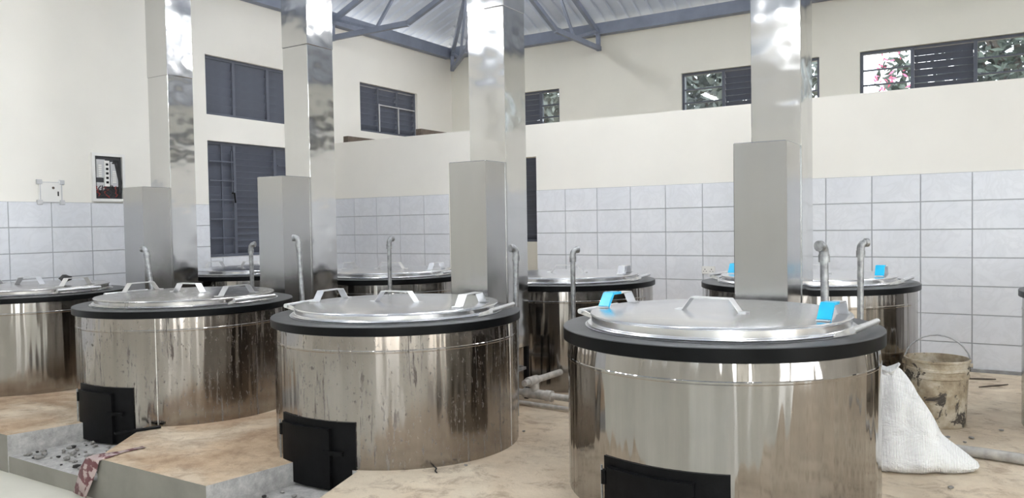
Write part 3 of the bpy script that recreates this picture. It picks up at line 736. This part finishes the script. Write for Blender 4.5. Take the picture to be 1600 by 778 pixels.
# rag on the left lid
mb = MB(); bmesh.ops.create_icosphere(mb.bm, subdivisions=2, radius=.05)
for v in mb.bm.verts: v.co = Vector((v.co.x*1.1, v.co.y*.9, v.co.z*.62))*(1+.25*math.sin(v.co.x*70+v.co.y*50)*math.cos(v.co.z*60))
tag(mb.build('rag', 'wire_black', loc=(-2.39, -4.36, .972), smooth=True), 'crumpled black rag on a handle of the leftmost lid', 'rag')
# rubble in the ash pits and on the slab
def pebble(seed):
    r_ = random.Random(seed); mb = MB(); bmesh.ops.create_icosphere(mb.bm, subdivisions=1, radius=1)
    for v in mb.bm.verts: v.co = Vector((v.co.x*r_.uniform(.8, 1.2), v.co.y*r_.uniform(.6, 1), v.co.z*.55))*r_.uniform(.75, 1.1)
    return mb.mesh('stone', 'stone_grey' if seed % 4 else 'charcoal')
PB = [pebble(k) for k in range(6)]
def in_poly(x, y, P_):
    c = False
    for i in range(len(P_)):
        (x1, y1), (x2, y2) = P_[i], P_[i-1]
        if (y1 > y) != (y2 > y) and x < (x2-x1)*(y-y1)/(y2-y1)+x1: c = not c
    return c
rr = random.Random(11)
for (pit, cnt, lab) in (([(-.88, -5.48), (-.82, -5.12), (-.42, -5.12), (-.05, -5.48)], 60, 'small rubble stone in the left ash pit'), ([(.99, -5.48), (1.04, -5.06), (1.38, -5.06), (1.52, -5.48)], 26, 'small rubble stone in the ash pit of the middle stove')):
    k = 0
    while k < cnt:
        x, y = rr.uniform(-.95, 1.7), rr.uniform(-5.5, -5.05)
        if not in_poly(x, y, pit): continue
        s = rr.uniform(.008, .026); i = rr.randrange(6)
        o = place('stone', PB[i], None, (x, y, s*.45), rr.uniform(0, 6)); o.scale = (s, s, s)
        tag(o, lab, 'stone', lab.replace('small rubble stone', 'rubble')); k += 1
for x, y, s in ((3.93, -2.72, .020), (4.05, -2.66, .018), (3.80, -2.92, .022), (3.95, -2.95, .016), (4.02, -2.78, .012), (1.66, -4.05, .016), (1.72, -3.85, .012), (3.99, -3.75, .016), (4.2, -2.35, .014), (1.83, -4.62, .012)):
    o = place('stone', PB[3], None, (x, y, fz(y)+s*.45), rr.uniform(0, 6)); o.scale = (s, s*1.4, s*.7)
    tag(o, 'little dark clod of dirt on the concrete floor', 'stone', 'dirt clods on the floor')

# ------------------------------------------------------------------ outside: ground and trees seen through the high windows
tag(MB().box((-30, -40, -.6), (40, 40, -.4)).build('ground_outside', 'ground_outside'), kind='structure')
def tree(x, y, h, cr, n, mat, label, seed, flowers=0, crown_z=None):
    r_ = random.Random(seed); t = empty('tree', (x, y, -.4)); tag(t, label, 'tree', 'trees outside the high windows')
    MB().tube([(0, 0, 0), (.1, .05, h*.4), (-.05, .1, h*.75)], [.14, .11, .05], 8).build('trunk', 'bark', t, smooth=True)
    for k in range(5):
        a = r_.uniform(0, 6.28); MB().tube([(.05, .05, h*r_.uniform(.35, .6)), (math.cos(a)*cr*.5, math.sin(a)*cr*.5, h*.75), (math.cos(a)*cr*.8, math.sin(a)*cr*.7, h*r_.uniform(.8, 1))], [.06, .04, .015], 6).build('branch', 'bark', t)
    def cloud(cnt, size, nm, mt, ctr, rad):
        verts, faces = [], []
        for _ in range(cnt):
            while True:
                p = Vector((r_.uniform(-1, 1), r_.uniform(-1, 1), r_.uniform(-1, 1)))
                if p.length < 1: break
            p = Vector((p.x*rad[0], p.y*rad[1], p.z*rad[2]))+Vector(ctr); s = size*r_.uniform(.6, 1.3)
            d = Vector((r_.gauss(0, 1), r_.gauss(0, 1), r_.gauss(0, 1))).normalized(); e = d.orthogonal().normalized()
            i = len(verts); verts += [p-d*s, p+e*s*.4, p+d*s, p-e*s*.4]; faces.append((i, i+1, i+2, i+3))
        me = bpy.data.meshes.new(nm); me.from_pydata(verts, [], faces); me.materials.append(MAT[mt]); o = place(nm, me, t); o['kind'] = 'stuff'
    cz = crown_z or h*.72
    cloud(n, .13, 'foliage', mat, (0, 0, cz), (cr, cr*.8, h*.36))
    if flowers: cloud(flowers, .055, 'flowers', 'petal_pink', (-.2, -.3, cz), (cr*.9, cr*.6, h*.3))
tree(-4.7, 7.8, 6.5, 1.5, 4200, 'leaf_grey', 'grey green tree seen through the high window left of centre', 1)
tree(-.35, 8.0, 6.3, 1.75, 5600, 'leaf_grey', 'grey green tree seen through the middle high window', 2)
tree(2.72, 8.0, 5.0, .42, 420, 'leaf_green', 'pink flowering shrub seen in the right high window', 4, 170)
tree(4.55, 8.4, 6.4, 1.35, 3300, 'leaf_green', 'dark leafy tree filling the rightmost high window', 5)
tree(7.6, 8.2, 6.2, 1.6, 3600, 'leaf_green', 'dark tree beyond the right edge of the windows', 6)
